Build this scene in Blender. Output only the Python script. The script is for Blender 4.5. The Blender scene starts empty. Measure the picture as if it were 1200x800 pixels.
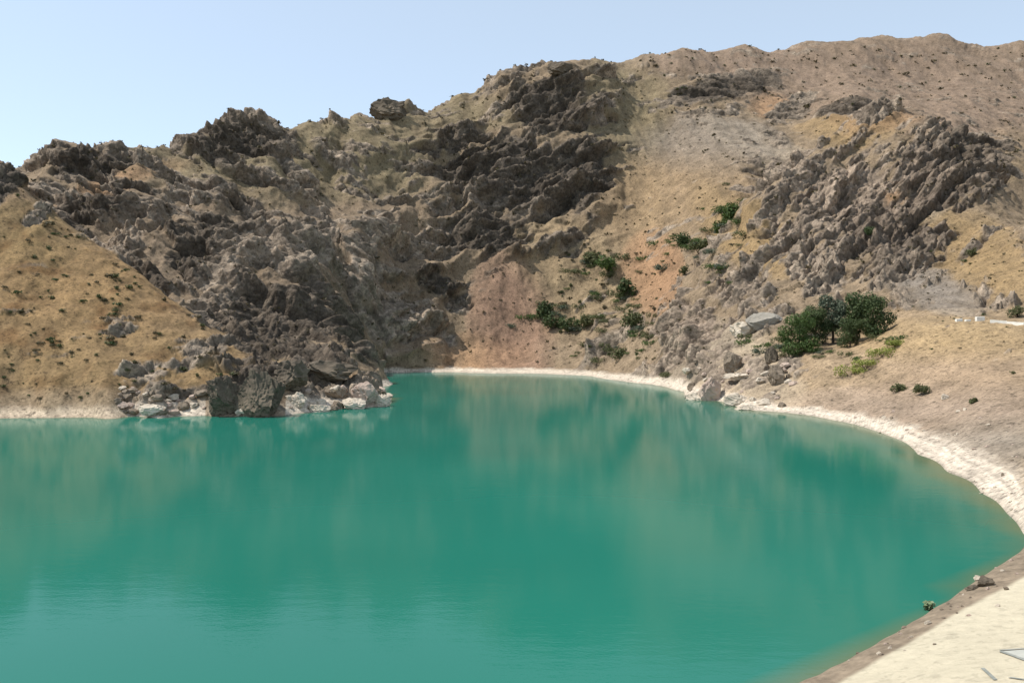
import bpy, bmesh, math, random
import numpy as np
from mathutils import Vector, Matrix

R = math.radians
scene = bpy.context.scene
COL = scene.collection
rng = random.Random(7)

# ------------------------------------------------------------------ camera
HC, F, V0 = 25.0, 1000.0, 388.0          # eye height over the water, focal length and horizon row for a 1200 px wide frame
cam_d = bpy.data.cameras.new("camera")
cam = bpy.data.objects.new("camera", cam_d)
COL.objects.link(cam)
cam.location = (0, 0, HC)
cam.rotation_euler = (R(90), 0, 0)
cam_d.sensor_width = 36.0
cam_d.lens = 36.0 * F / 1200.0
cam_d.shift_y = -(400.0 - V0) / 1200.0
cam_d.clip_start = 0.5
cam_d.clip_end = 30000.0
scene.camera = cam

# ------------------------------------------------------------------ sky, sun, exposure
SUN_EL, SUN_AZ = 57.0, -88.0             # azimuth from the view direction, negative is to the left
world = bpy.data.worlds.new("World")
scene.world = world
world.use_nodes = True
wn = world.node_tree.nodes; wl = world.node_tree.links
bg = wn["Background"]
sky = wn.new("ShaderNodeTexSky")
sky.sky_type = 'NISHITA'
sky.sun_disc = False
sky.sun_elevation = R(SUN_EL)
sky.sun_rotation = R(SUN_AZ)
sky.altitude = 1700.0
sky.air_density = 1.0
sky.dust_density = 2.0
sky.ozone_density = 1.5
veil = wn.new("ShaderNodeVectorMath"); veil.operation = 'ADD'      # thin pale haze high in the air
veil.inputs[1].default_value = (3.0, 3.3, 3.2)
wl.new(sky.outputs[0], veil.inputs[0])
wl.new(veil.outputs[0], bg.inputs[0])
bg.inputs[1].default_value = 0.12
sun_d = bpy.data.lights.new("sun", 'SUN')
sun_d.energy = 5.0
sun_d.angle = R(0.5)
sun_d.color = (1.0, 0.95, 0.87)
sun = bpy.data.objects.new("sun", sun_d)
COL.objects.link(sun)
sd = Vector((math.sin(R(SUN_AZ)) * math.cos(R(SUN_EL)), math.cos(R(SUN_AZ)) * math.cos(R(SUN_EL)), math.sin(R(SUN_EL))))
sun.rotation_euler = sd.to_track_quat('Z', 'Y').to_euler()
sun.location = (0, 0, 600)
scene.view_settings.view_transform = 'Standard'
scene.view_settings.look = 'None'
scene.view_settings.gamma = 1.0
scene.view_settings.exposure = 0.1
scene.view_settings.use_curve_mapping = False
scene.render.engine = 'CYCLES'
scene.cycles.max_bounces = 5
scene.cycles.use_denoising = True

# ------------------------------------------------------------------ numeric noise
def hsh(ix, iy, seed):
    h = (ix.astype(np.int64) * 374761393 + iy.astype(np.int64) * 668265263 + seed * 974634777) & 0xFFFFFFFF
    h = ((h ^ (h >> 13)) * 1274126177) & 0xFFFFFFFF
    h = ((h ^ (h >> 16)) * 2246822519) & 0xFFFFFFFF
    h = h ^ (h >> 13)
    return (h & 0xFFFFFF).astype(np.float32) / np.float32(0xFFFFFF)

def vnoise(x, y, seed=0):                 # gradient noise, about -1..1
    fx = np.floor(x); fy = np.floor(y)
    ix = fx.astype(np.int64); iy = fy.astype(np.int64)
    tx = (x - fx).astype(np.float32); ty = (y - fy).astype(np.float32)
    def g(dx, dy):
        a = hsh(ix + dx, iy + dy, seed) * np.float32(2 * math.pi)
        return np.cos(a) * (tx - dx) + np.sin(a) * (ty - dy)
    sx = tx * tx * tx * (tx * (tx * 6 - 15) + 10); sy = ty * ty * ty * (ty * (ty * 6 - 15) + 10)
    a = g(0, 0); b = g(1, 0); c = g(0, 1); d = g(1, 1)
    return ((a + (b - a) * sx) + ((c + (d - c) * sx) - (a + (b - a) * sx)) * sy) * 1.5

def fbm(x, y, octs=4, seed=0, ridged=False, gain=0.5):
    s = np.zeros(np.shape(x), np.float32); a = 1.0; n = 0.0
    for o in range(octs):
        v = vnoise(x, y, seed + o * 17)
        if ridged: v = 1 - 2 * np.abs(v)
        s += a * v; n += a; a *= gain
        x = x * 2.03 + 11.3; y = y * 2.03 - 7.1
    return s / n

def facets(x, y, seed, tilt=0.6, bias=0.0):         # angular blocks: each cell a tilted plane; returns height and a random per cell
    fx = np.floor(x); fy = np.floor(y)
    best = np.full(x.shape, 9e9, np.float32)
    bx = np.zeros(x.shape, np.float32); by = bx.copy()
    bi = np.zeros(x.shape, np.int64); bj = bi.copy()
    for i in (-1, 0, 1):
        for j in (-1, 0, 1):
            ix = (fx + i).astype(np.int64); iy = (fy + j).astype(np.int64)
            dx = (x - ix - hsh(ix, iy, seed)).astype(np.float32)
            dy = (y - iy - hsh(ix, iy, seed + 1)).astype(np.float32)
            d = dx * dx + dy * dy
            m = d < best
            best = np.where(m, d, best); bx = np.where(m, dx, bx); by = np.where(m, dy, by)
            bi = np.where(m, ix, bi); bj = np.where(m, iy, bj)
    r = hsh(bi, bj, seed + 2)
    t1 = hsh(bi, bj, seed + 3) - 0.5; t2 = hsh(bi, bj, seed + 4) - 0.5
    return (r - 0.5) + 2 * tilt * (bx * t1 + by * t2) - bias * by, r

def blocks(x, y, seed, tilt=0.8, bias=0.5, gap=2.4):
    """jointed rock: angular blocks that rise out of open cracks; continuous, about 0..1"""
    fx = np.floor(x); fy = np.floor(y)
    d1 = np.full(x.shape, 9e9, np.float32); d2 = d1.copy()
    bx = np.zeros(x.shape, np.float32); by = bx.copy()
    bi = np.zeros(x.shape, np.int64); bj = bi.copy()
    for i in (-1, 0, 1):
        for j in (-1, 0, 1):
            ix = (fx + i).astype(np.int64); iy = (fy + j).astype(np.int64)
            dx = (x - ix - hsh(ix, iy, seed)).astype(np.float32)
            dy = (y - iy - hsh(ix, iy, seed + 1)).astype(np.float32)
            d = np.sqrt(dx * dx + dy * dy)
            m = d < d1
            d2 = np.where(m, d1, np.minimum(d2, d))
            d1 = np.where(m, d, d1); bx = np.where(m, dx, bx); by = np.where(m, dy, by)
            bi = np.where(m, ix, bi); bj = np.where(m, iy, bj)
    r = hsh(bi, bj, seed + 2)
    t1 = hsh(bi, bj, seed + 3) - 0.5; t2 = hsh(bi, bj, seed + 4) - 0.5
    rise = np.clip((d2 - d1) * gap, 0, 1)
    return rise * (.35 + .65 * r + 2 * tilt * (bx * t1 + by * t2) - bias * by), r

def sstep(a, b, x):
    t = np.clip((x - a) / (b - a), 0, 1)
    return t * t * (3 - 2 * t)

# ------------------------------------------------------------------ the lie of the land: surveyed points (direction, elevation, depth)
def vw(Y, z=0.0): return V0 + (HC - z) * 1000.0 / Y
def yw(v, z=0.0): return (HC - z) * 1000.0 / (v - V0)
SHORE = [(-700, 494), (-400, 493), (-200, 492), (-100, 491), (0, 490), (60, 489), (110, 489), (150, 488), (200, 488), (240, 487), (275, 488), (300, 487), (330, 487), (345, 485),
         (370, 482), (400, 479), (430, 477), (450, 475), (456, 470), (452, 462), (444, 454), (434, 446), (430, 440), (436, 435), (450, 435), (500, 436),
         (560, 437), (640, 438), (690, 440), (720, 445), (760, 450), (785, 454), (803, 459), (815, 468), (835, 469), (850, 471), (862, 476), (885, 481),
         (905, 482), (950, 487), (1000, 497), (1045, 512), (1068, 524), (1075, 532), (1110, 553), (1150, 578), (1180, 602), (1197, 622), (1202, 632),
         (1197, 644), (1180, 657), (1160, 670), (1120, 697), (1060, 735), (1000, 770), (940, 800), (850, 850), (700, 950), (500, 1080), (300, 1250), (-200, 1500)]
def densify(L, step):
    out = [L[0]]
    for a, b in zip(L, L[1:]):
        k = max(1, int(math.hypot((b[0] - a[0]) * (1 if -50 < a[0] < 1250 else .3), (b[1] - a[1])) / step))
        out += [(a[0] + (b[0] - a[0]) * i / k, a[1] + (b[1] - a[1]) * i / k) for i in range(1, k + 1)]
    return out
SHORE = densify(SHORE, 24)
P = []                                     # (u, v, Y)
shore_uy = [(u, yw(v)) for u, v in SHORE]
for (u, Y) in shore_uy: P.append((u, vw(Y), Y))
n = len(shore_uy)
LS = 500.0                                 # ln(depth) scaled to the size of u
def uw(Y): return LS * math.log(Y)
for i in range(n):                         # a drowned shelf just inside the shoreline
    a = shore_uy[max(i - 1, 0)]; b = shore_uy[min(i + 1, n - 1)]
    tx, ty = b[0] - a[0], uw(b[1]) - uw(a[1])
    L = math.hypot(tx, ty) or 1
    nx, ny = ty / L, -tx / L               # lake lies to the right when walking the list
    u2, w2 = shore_uy[i][0] + nx * 16, uw(shore_uy[i][1]) + ny * 16
    Y2 = math.exp(w2 / LS)
    P.append((u2, vw(Y2, -2.2), Y2))
for u, Y in [(0, 200), (0, 150), (0, 100), (0, 60), (-400, 200), (-400, 120), (-400, 60), (200, 200), (200, 120), (200, 60), (400, 240), (400, 180), (400, 110), (400, 65),
             (550, 420), (550, 330), (600, 250), (600, 180), (600, 120), (600, 80), (600, 55), (700, 400), (750, 320), (780, 250), (800, 180), (800, 120), (800, 80), (900, 220),
             (950, 180), (1000, 150), (1000, 110), (950, 80), (1100, 120), (500, 470), (490, 350), (350, 210)]:
    P.append((u, vw(Y, -7), Y))
def add(*pts):
    P.extend(pts)
def addz(*pts):                            # (u, v, z): depth follows from the height
    for u, v, z in pts: P.append((u, v, yw(v, z)))
# skyline of the main range and the slope behind it
SKY = [(-500, 230, 620), (-250, 225, 630), (-100, 222, 640), (0, 222, 640), (33, 212, 640), (60, 188, 655), (80, 183, 660), (100, 185, 668), (135, 177, 680), (165, 179, 690), (195, 178, 695), (215, 165, 710), (240, 151, 725),
       (265, 143, 740), (290, 135, 755), (315, 138, 760), (335, 152, 770), (365, 151, 785), (400, 148, 800), (425, 141, 815), (475, 130, 840), (540, 114, 880), (600, 98, 900), (630, 90, 905),
       (665, 79, 915), (700, 70, 950), (760, 63, 1040), (775, 66, 1050), (800, 57, 1080), (870, 54, 1150), (950, 50, 1180), (1000, 46, 1200), (1035, 43, 1210), (1100, 46, 1230), (1200, 48, 1260), (1350, 60, 1280), (1600, 110, 1250), (1900, 170, 1200)]
for u, v, Y in SKY:
    P.append((u, v, Y)); P.append((u, v + 30, Y * 1.12)); P.append((u, v + 120, Y * 1.5)); P.append((u, 385, Y * 2.6))
# left flank of the range
add((40, 240, 600), (90, 235, 610), (60, 275, 540), (130, 215, 640), (130, 275, 560), (200, 215, 660), (200, 270, 590), (280, 180, 710), (290, 235, 650), (380, 190, 740), (380, 240, 670),
    (160, 315, 490), (220, 330, 480), (260, 300, 530), (330, 290, 570), (400, 290, 600), (240, 365, 420), (300, 350, 470), (370, 345, 510), (430, 340, 550),
    (300, 390, 400), (350, 395, 400), (400, 395, 430), (330, 425, 320), (370, 430, 320), (410, 430, 330), (425, 410, 420), (450, 405, 540), (450, 250, 680), (470, 180, 780), (520, 160, 810))
# central crag and slabs
add((560, 140, 840), (600, 118, 860), (650, 100, 850), (690, 110, 850), (640, 150, 800), (700, 160, 790), (725, 210, 740), (600, 180, 770), (540, 220, 730), (620, 220, 740), (690, 240, 710),
    (540, 280, 660), (600, 280, 660), (590, 325, 610), (500, 300, 630), (510, 345, 590), (560, 360, 590), (470, 370, 570), (480, 410, 550), (530, 425, 545), (600, 420, 540), (600, 380, 580),
    (650, 425, 520), (660, 390, 560), (640, 340, 610), (690, 300, 650))
# head of the valley with the gullies
add((700, 400, 530), (740, 410, 470), (740, 370, 540), (720, 340, 600), (750, 300, 650), (790, 330, 580), (800, 290, 640), (770, 240, 730), (830, 250, 690), (760, 180, 820), (800, 200, 790), (860, 210, 730),
    (745, 110, 930), (800, 110, 980), (850, 150, 900), (900, 100, 1050), (930, 140, 930), (850, 90, 1060), (780, 100, 970))
add((960, 90, 1080), (1040, 90, 1090), (1100, 95, 1080), (1200, 100, 1090), (1000, 118, 900), (1120, 130, 900), (1200, 150, 880), (1200, 200, 760), (1350, 150, 900))
# right crag spur: crest, hollow behind it, face
add((760, 405, 455), (800, 355, 490), (835, 322, 510), (870, 265, 550), (900, 220, 580), (930, 185, 600), (965, 160, 620), (1010, 138, 640), (1050, 128, 645), (1085, 133, 640), (1110, 152, 625), (1140, 172, 605),
    (1170, 197, 580), (1195, 240, 550), (1250, 290, 530), (1400, 330, 520))
add((840, 300, 600), (900, 250, 650), (970, 205, 690), (1050, 185, 720), (1110, 205, 715), (1170, 250, 670), (1230, 310, 630), (790, 345, 545))
add((800, 400, 430), (840, 380, 430), (880, 320, 470), (930, 250, 530), (1000, 190, 570), (1060, 180, 580), (1120, 215, 540), (1000, 250, 520), (940, 310, 450), (1060, 260, 490), (1110, 270, 470), (1170, 265, 470),
    (1000, 320, 420), (1060, 320, 400), (890, 370, 385), (950, 355, 390), (1020, 350, 370))
# foreland with the terrace for the trees, the road shelf, the slope above it
add((800, 440, 375), (830, 425, 350), (845, 445, 325), (870, 450, 305), (880, 420, 330), (900, 395, 345), (920, 420, 310), (950, 405, 318), (985, 402, 318), (1010, 398, 320), (1040, 380, 325),
    (930, 450, 285), (970, 450, 270), (960, 430, 285), (1000, 420, 285), (1020, 402, 295), (1050, 385, 292), (1080, 375, 290), (1120, 376, 282), (1160, 378, 275), (1200, 381, 268), (1300, 385, 255),
    (1080, 372, 303), (1120, 373.5, 295), (1160, 375.5, 288), (1200, 378, 281), (1300, 382, 268),
    (1075, 350, 340), (1120, 340, 340), (1160, 330, 340), (1200, 320, 335), (1120, 315, 400), (1180, 280, 410), (1200, 275, 410), (1300, 250, 400), (1500, 200, 400), (1500, 340, 260))
add((1000, 465, 255), (1050, 430, 262), (1100, 420, 255), (1150, 420, 240), (1200, 425, 225), (1050, 480, 224), (1100, 480, 210), (1150, 480, 190), (1200, 480, 180), (1110, 520, 178), (1150, 535, 155), (1200, 545, 140),
    (1200, 576, 121), (1180, 562, 134), (1300, 500, 130), (1300, 580, 105), (1500, 480, 110), (1500, 600, 80), (1900, 500, 80), (1900, 300, 250))
# near bank under the viewer
addz((1240, 640, 2.5), (1205, 668, 2.1), (1130, 706, 1.7), (1060, 749, 1.5), (1000, 782, 1.3), (972, 800, 1.2), (880, 855, 1.2), (720, 960, 1.2), (520, 1095, 1.2),
     (1200, 720, 3.0), (1100, 760, 2.6), (1200, 790, 4.6), (1100, 800, 3.6), (1030, 820, 2.6), (1300, 800, 6.0), (1100, 900, 6.0), (900, 950, 4.5), (1200, 1000, 9), (1500, 800, 8), (700, 1080, 5), (1000, 1200, 10))
# left hill: crest, hollow behind it, face
add((-400, 40, 400), (-200, 90, 380), (-60, 140, 365), (0, 192, 352), (20, 212, 348), (60, 250, 342), (110, 287, 335), (160, 320, 326), (210, 356, 316), (250, 384, 306), (280, 405, 296), (310, 425, 285), (340, 445, 276))
add((-400, 100, 480), (-100, 220, 470), (0, 260, 450), (60, 290, 430), (110, 320, 410), (160, 345, 390), (210, 375, 365), (250, 400, 345), (280, 415, 325))
add((-300, 300, 300), (-100, 300, 305), (0, 290, 312), (0, 350, 285), (60, 330, 302), (0, 410, 265), (60, 400, 272), (120, 380, 285), (120, 430, 263), (180, 400, 280), (180, 440, 263), (230, 420, 276), (240, 450, 262),
    (0, 460, 251), (60, 463, 251), (120, 465, 251), (180, 470, 251), (-200, 440, 260), (280, 440, 268), (320, 455, 262), (380, 452, 284), (425, 448, 292), (440, 462, 290))

def steepen(u, v, Y):                      # the range rises steeply from its foot
    y0 = float(np.interp(u, [200, 330, 540, 720, 820], [385, 425, 540, 540, 375])); k = float(np.interp(u, [330, 520, 720, 820], [.58, .70, .70, .66]))
    return (u, v, Y if Y < y0 else y0 + (Y - y0) * k)
P = [steepen(*p) for p in P]
pu = np.array([p[0] for p in P], np.float64)
pw = np.array([uw(p[2]) for p in P], np.float64)
pv = np.array([p[1] for p in P], np.float64)
C2 = 12.0 ** 2
A = np.sqrt((pu[:, None] - pu[None]) ** 2 + (pw[:, None] - pw[None]) ** 2 + C2)
N = len(P)
A[np.arange(N), np.arange(N)] -= 1.0       # a little slack (the kernel is conditionally negative definite)
Q = np.stack([np.ones(N), pu / 1000, pw / 1000], 1)
M = np.zeros((N + 3, N + 3)); M[:N, :N] = A; M[:N, N:] = Q; M[N:, :N] = Q.T
sol = np.linalg.solve(M, np.concatenate([pv, np.zeros(3)]))
def base_v(u, w):
    u = np.asarray(u, np.float32); w = np.asarray(w, np.float32)
    out = (sol[N] + sol[N + 1] * u / 1000 + sol[N + 2] * w / 1000).astype(np.float32)
    for k in range(N):
        out += np.float32(sol[k]) * np.sqrt((u - np.float32(pu[k])) ** 2 + (w - np.float32(pw[k])) ** 2 + np.float32(C2))
    return out

# ------------------------------------------------------------------ grid, finer where the terrain stands closer together in view
us = np.concatenate([np.linspace(-900, -160, 60, endpoint=False), np.arange(-160, 1360, 1.25), np.linspace(1361, 2100, 60)])
def rows(a, b, k): return np.exp(np.linspace(math.log(a), math.log(b), k, endpoint=False))
ys = np.concatenate([rows(18, 55, 40), rows(55, 110, 130), rows(110, 240, 100), rows(240, 380, 160), rows(380, 820, 560), rows(820, 1100, 60), rows(1100, 2600, 40)])
NU, NY = len(us), len(ys)
U, YY = np.meshgrid(us.astype(np.float32), ys.astype(np.float32))     # NY x NU
W = (LS * np.log(YY)).astype(np.float32)
VB = base_v(U, W)
X = (U - 600) / 1000 * YY
Z0 = HC - (VB - V0) / 1000 * YY
# where the smooth land is first met by a line of sight, per column, to place things by direction
def hit(u, v):
    j = int(np.clip(np.searchsorted(us, u), 1, NU - 1))
    col = VB[:, j]
    k = np.nonzero(col <= v)[0]
    k = k[ys[k] > 40]
    if len(k) == 0: return None
    return float(ys[k[0]])
YHIT = {}
def patch(u0, v0, ru, rv, ang=0.0, depth=1.35):
    """soft 0..1 mask of a piece of ground that lies around the spot met in direction (u0, v0)"""
    y0 = hit(u0, v0) or 600.0
    c, s = math.cos(R(ang)), math.sin(R(ang))
    du = U - u0; dv = VB - v0
    a = (du * c - dv * s) / ru; b = (du * s + dv * c) / rv
    m = np.clip(1.25 - np.sqrt(a * a + b * b), 0, 1)
    return m * ((YY > y0 / depth) & (YY < y0 * depth))

n_big = fbm(X / 90, YY / 90, 4, 3)
n_mid = fbm(X / 28, YY / 28, 4, 9)
n_small = fbm(X / 9, YY / 9, 3, 21)

# rock / soil
onleft = (U < 460) & (YY < np.interp(U, [-900, 0, 100, 200, 300, 330, 460], [430, 395, 372, 342, 312, 300, 295]))
rightfore = (U > 790) & (YY < np.interp(U, [790, 870, 950, 1040, 1080, 1200, 2100], [345, 350, 345, 345, 320, 300, 200])) & (YY > 100)
nearb = (YY < 103) & ~((U > 1150) & (VB < 632) & (YY > 95))
rock = np.zeros_like(X)
def rk(*a, amp=1.0, **k):
    global rock
    rock = np.maximum(rock, patch(*a, **k) * amp)
rk(290, 160, 90, 45, -5); rk(110, 205, 80, 28, 15); rk(120, 250, 80, 28, 20); rk(210, 240, 150, 70, 15, amp=.75); rk(330, 300, 170, 90, amp=.8); rk(400, 180, 130, 55, amp=.62); rk(330, 380, 110, 70)
rk(370, 425, 80, 32); rk(250, 300, 90, 60, 25); rk(430, 280, 90, 60, amp=.8)
rk(640, 130, 85, 55); rk(600, 210, 150, 70, -15); rk(680, 210, 60, 80); rk(560, 280, 100, 50); rk(590, 330, 50, 40, amp=.7); rk(510, 330, 50, 22, -25); rk(550, 360, 50, 22, -25); rk(465, 375, 75, 65, -25, amp=1.0); rk(430, 330, 60, 50, 10, amp=.9); rk(515, 400, 50, 26, -20, amp=.75)
rk(850, 106, 85, 17, 12, amp=1.5); rk(930, 128, 45, 14, 28, amp=1.4); rk(1000, 132, 60, 16, -5, amp=1.3); rk(910, 165, 26, 12, -15, amp=.8); rk(700, 110, 40, 45, amp=.6); rk(830, 140, 80, 20, 20, amp=.55)
rk(1000, 240, 170, 110, -20, amp=.98); rk(1090, 200, 110, 70, 25, amp=1.05); rk(930, 290, 80, 60, -30, amp=.85); rk(1140, 190, 60, 75, 40); rk(1060, 290, 90, 60, 20, amp=.9); rk(870, 330, 70, 70, -40, amp=.85); rk(810, 390, 60, 55, -45, amp=.95); rk(960, 330, 60, 40, amp=.7)
rk(1090, 220, 80, 60, 20); rk(1060, 165, 60, 25, 10, amp=.6); rk(900, 260, 60, 50, -40, amp=.7); rk(1160, 350, 70, 22, -12, amp=.7); rk(870, 430, 60, 30, -35, amp=.7); rk(840, 440, 40, 30, amp=.75); rk(930, 425, 20, 20, amp=.8); rk(650, 280, 60, 30, amp=.6)
rk(290, 450, 60, 45); rk(390, 455, 75, 30); rk(170, 440, 45, 28, amp=.85); rk(220, 425, 40, 30, 30, amp=.8); rk(145, 380, 34, 18, 30, amp=.8); rk(60, 420, 34, 14, amp=.65); rk(250, 410, 34, 20, 35, amp=.8); rk(200, 465, 60, 16, amp=.75); rk(210, 470, 70, 14, amp=.7); rk(10, 208, 50, 20, 48, amp=1.4, depth=1.1); rk(50, 246, 40, 11, 40, amp=1.1, depth=1.08)
rk(150, 300, 60, 40, 35, amp=.9); rk(250, 370, 60, 40, 35); rk(320, 400, 90, 40); rk(60, 240, 40, 30, 40, amp=.8)
hillface = onleft & (VB < 440) & (YY < np.interp(U, [0, 110, 210, 300], [352, 335, 316, 290]) * 1.01) & (U < 270)
generic = np.where(onleft, .12, np.where(rightfore, .10, np.where(nearb, 0, np.interp(U, [430, 510], [.50, .36]))))
generic = np.where((U > 700) & (~rightfore) & (~onleft) & (YY > 555), np.interp(U, [700, 800], [.36, .28]), generic)
BUP = .72 * YY + .70 * Z0               # distance measured up the slope
def along(ang, la, lb, seed):
    c, s_ = math.cos(R(ang)), math.sin(R(ang))
    return fbm((X * c + BUP * s_) / la, (-X * s_ + BUP * c) / lb, 4, seed)
fan = np.clip(patch(605, 375, 62, 75, 6) * 1.4, 0, 1)
rock = rock * (1 - fan); generic = generic * (1 - fan)
n_str = np.where(U < 440 + 60 * n_big, along(-24, 60, 17, 141), np.where(U < 760, along(36, 70, 18, 142), along(42, 30, 12, 143)))
far = ~(onleft | rightfore | nearb) & (YY < 1600) & (U > -300) & (U < 1500)
groups = [(far & (U < 440 + 60 * n_big), -22, 1.9, [(15, 4.2), (7, 3.2), (3, 1.8)], 100, (30, 10.5), (11, 3.4)),
          (far & (U >= 440 + 60 * n_big) & (U < 760), 36, 2.4, [(18, 5.0), (8, 3.8), (3.2, 2.0)], 200, (42, 12), (14, 4.5)),
          (far & (U >= 760) & (YY < 555), 44, 1.9, [(11, 4.4), (5, 2.9), (2.4, 1.5)], 300, (21, 7), (8, 2.6)),
          (far & (U >= 760) & (YY >= 555), -14, 2.2, [(14, 2.2), (6, 1.5), (3, .7)], 400, (30, 5.5), (11, 1.8)),
          (onleft, 30, 1.3, [(9, 2.6), (4.5, 1.9), (2.2, .9)], 500, (12, 2.0), (5, .8)),
          (rightfore, 35, 1.7, [(8, 2.0), (4, 1.3), (1.8, .6)], 600, (10, 1.2), (4, .5))]
LEDGE = np.zeros_like(X); RISER = np.zeros_like(X)
for sel, ang, st, cells, seed, l1, l2 in groups:
    c, s_ = math.cos(R(ang)), math.sin(R(ang))
    x = X[sel]; y = BUP[sel]
    a = x * c + y * s_; b = -x * s_ + y * c
    for k, (per, amp) in enumerate((l1, l2)):
        q = b / per + (.9 * fbm(a / (per * 3.2), b / (per * 2.2), 3, seed + 70 + k) + .22 * fbm(a / (per * .45), b / (per * .45), 3, seed + 80 + k))
        fq = q - np.floor(q)
        on = sstep(-.45, .15, fbm(a / (per * 2.6), b / (per * 1.1), 2, seed + 75 + k))
        LEDGE[sel] += amp * on * (np.where(fq < .24, fq / .24, 1 - (fq - .24) / .76) - .5)
        RISER[sel] += (.62 if k == 0 else .38) * on * (1 - sstep(.30, .62, fq) + sstep(.93, 1, fq))
LEDGE *= sstep(0, 45, np.abs(U - 760)) * sstep(0, 30, np.abs(U - 440 - 60 * n_big))
rockm = np.maximum(rock, generic) + .24 * n_big + .30 * n_str + .22 * n_mid + .26 * n_small + .55 * (RISER - .42)
rockm = sstep(.45, .66, rockm)
rockm = np.where(nearb, 0, rockm)

# displacement, in metres
def rockfield(sel, ang, stretch, cells, seed):
    c, s = math.cos(R(ang)), math.sin(R(ang))
    x = X[sel]; y = BUP[sel]
    wx = x + 5 * vnoise(x / 19, y / 19, seed + 90) + 1.5 * vnoise(x / 6, y / 6, seed + 93); wy = y + 5 * vnoise(x / 19, y / 19, seed + 91) + 1.5 * vnoise(x / 6, y / 6, seed + 94)
    a = (wx * c + wy * s) / stretch; b = (-wx * s + wy * c)
    z = np.zeros_like(x); rr = np.zeros_like(x)
    for k, (cell, amp) in enumerate(cells):
        h, r = blocks(a / cell, b / cell, seed + k * 31, gap=2.2)
        z += (h - .35) * amp; rr += (r - .5) * (.35 if k else .3)
    z += 2.2 * fbm(x / 22, y / 22, 4, seed + 60)
    return z, rr
DZ = np.zeros_like(X); RR = np.zeros_like(X)
for sel, ang, st, cells, seed, l1, l2 in groups:
    z, r = rockfield(sel, ang, st, cells, seed)
    DZ[sel] = z; RR[sel] = r
shorefade = np.clip(np.abs(Z0) / 5.0, 0, 1)
landfade = np.where(Z0 < 0, 0.15, np.clip(Z0 / 6.0, 0.12, 1))
rsoft = sstep(.15, .6, np.maximum(rock, generic) + .35 * n_big)
ravine = fbm(X / 120 + .25 * n_big, BUP / 150, 3, 301, ridged=True)
wc_ = sstep(430, 520, U) * (1 - sstep(690, 780, U))
ravine2 = wc_ * (fbm((X * .62 - BUP * .78) / 40 + .3 * n_big, (X * .78 + BUP * .62) / 120, 3, 331, ridged=True) * 1.5) + (1 - wc_) * fbm(X / 46 + .2 * n_big, BUP / 70, 3, 311, ridged=True)
big_relief = far * sstep(420, 480, YY) * rsoft * (1 - sstep(.1, .8, patch(595, 385, 120, 85, 0))) * (15 * (ravine - .25) + 7 * (ravine2 - .25)) * np.where((U > 800) & (YY < 555), .75, (1 - .55 * sstep(700, 800, U)))
ZR = DZ * rockm + LEDGE * (.35 + .65 * rockm) * rsoft + big_relief
soil = 2.2 * n_mid + .8 * n_small + 4.0 * n_big * (YY > 400)
gully = fbm(X / 34 + YY / 160, YY / 130 - X / 200, 3, 55, ridged=True)
soil = soil + np.where(YY > 380, 3.0, 1.0) * (gully - .3) * np.where(rightfore, .35, 1)
soil = np.where(nearb, .10 * n_small + .05 * fbm(X / 2, YY / 2, 3, 71), soil)
soil = np.where(rightfore, .3 * soil, soil)
soil += np.where(YY > 240, .5, .12) * fbm(X / 3.2, YY / 3.2, 2, 88) * (~nearb)
lift = landfade * (ZR + soil * (1 - .5 * rockm))
G = np.stack([X, YY, Z0], -1)
NRM = np.cross(np.gradient(G, axis=1), np.gradient(G, axis=0))
NRM /= np.linalg.norm(NRM, axis=-1, keepdims=True) + 1e-9
NRM = np.where(NRM[..., 2:] < 0, -NRM, NRM)
NRM[..., 1] -= .12; NRM /= np.linalg.norm(NRM, axis=-1, keepdims=True)
NRM = np.where((Z0 < 1)[..., None], np.array([0, 0, 1], np.float32), NRM)
G = G + NRM * lift[..., None]
XP, YP, Z = G[..., 0], G[..., 1], G[..., 2]
Z = np.where((Z0 < -.5) & (Z > -.4), -.4, Z)

# ------------------------------------------------------------------ ground colours (what the stuff is, plus shade painted behind the left hill)
def C3(r, g, b): return np.array([r, g, b], np.float32)
base = np.broadcast_to(C3(.345, .262, .165), X.shape + (3,)).copy()
wsum = np.full(X.shape, .22, np.float32)
acc = base * wsum[..., None]
STREAK = fbm(X / 9 + .4 * n_mid, BUP / 75, 4, 221) + .5 * n_small
def tint(u, v, ru, rv, col, ang=0, w=1.0, depth=1.35):
    global acc, wsum
    m = patch(u, v, ru, rv, ang, depth) * w
    m = np.clip(m * (1 + 1.0 * STREAK + .5 * n_mid), 0, 2)
    acc = acc + m[..., None] * C3(*col); wsum = wsum + m
GOLD = (.40, .28, .135); OLIVE = (.30, .245, .14); TAN = (.36, .275, .175); ORANGE = (.47, .29, .155); REDD = (.37, .235, .155); GREY = (.30, .265, .215); PINK = (.345, .255, .18); BROWN = (.31, .235, .155); PALE = (.43, .36, .26)
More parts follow.
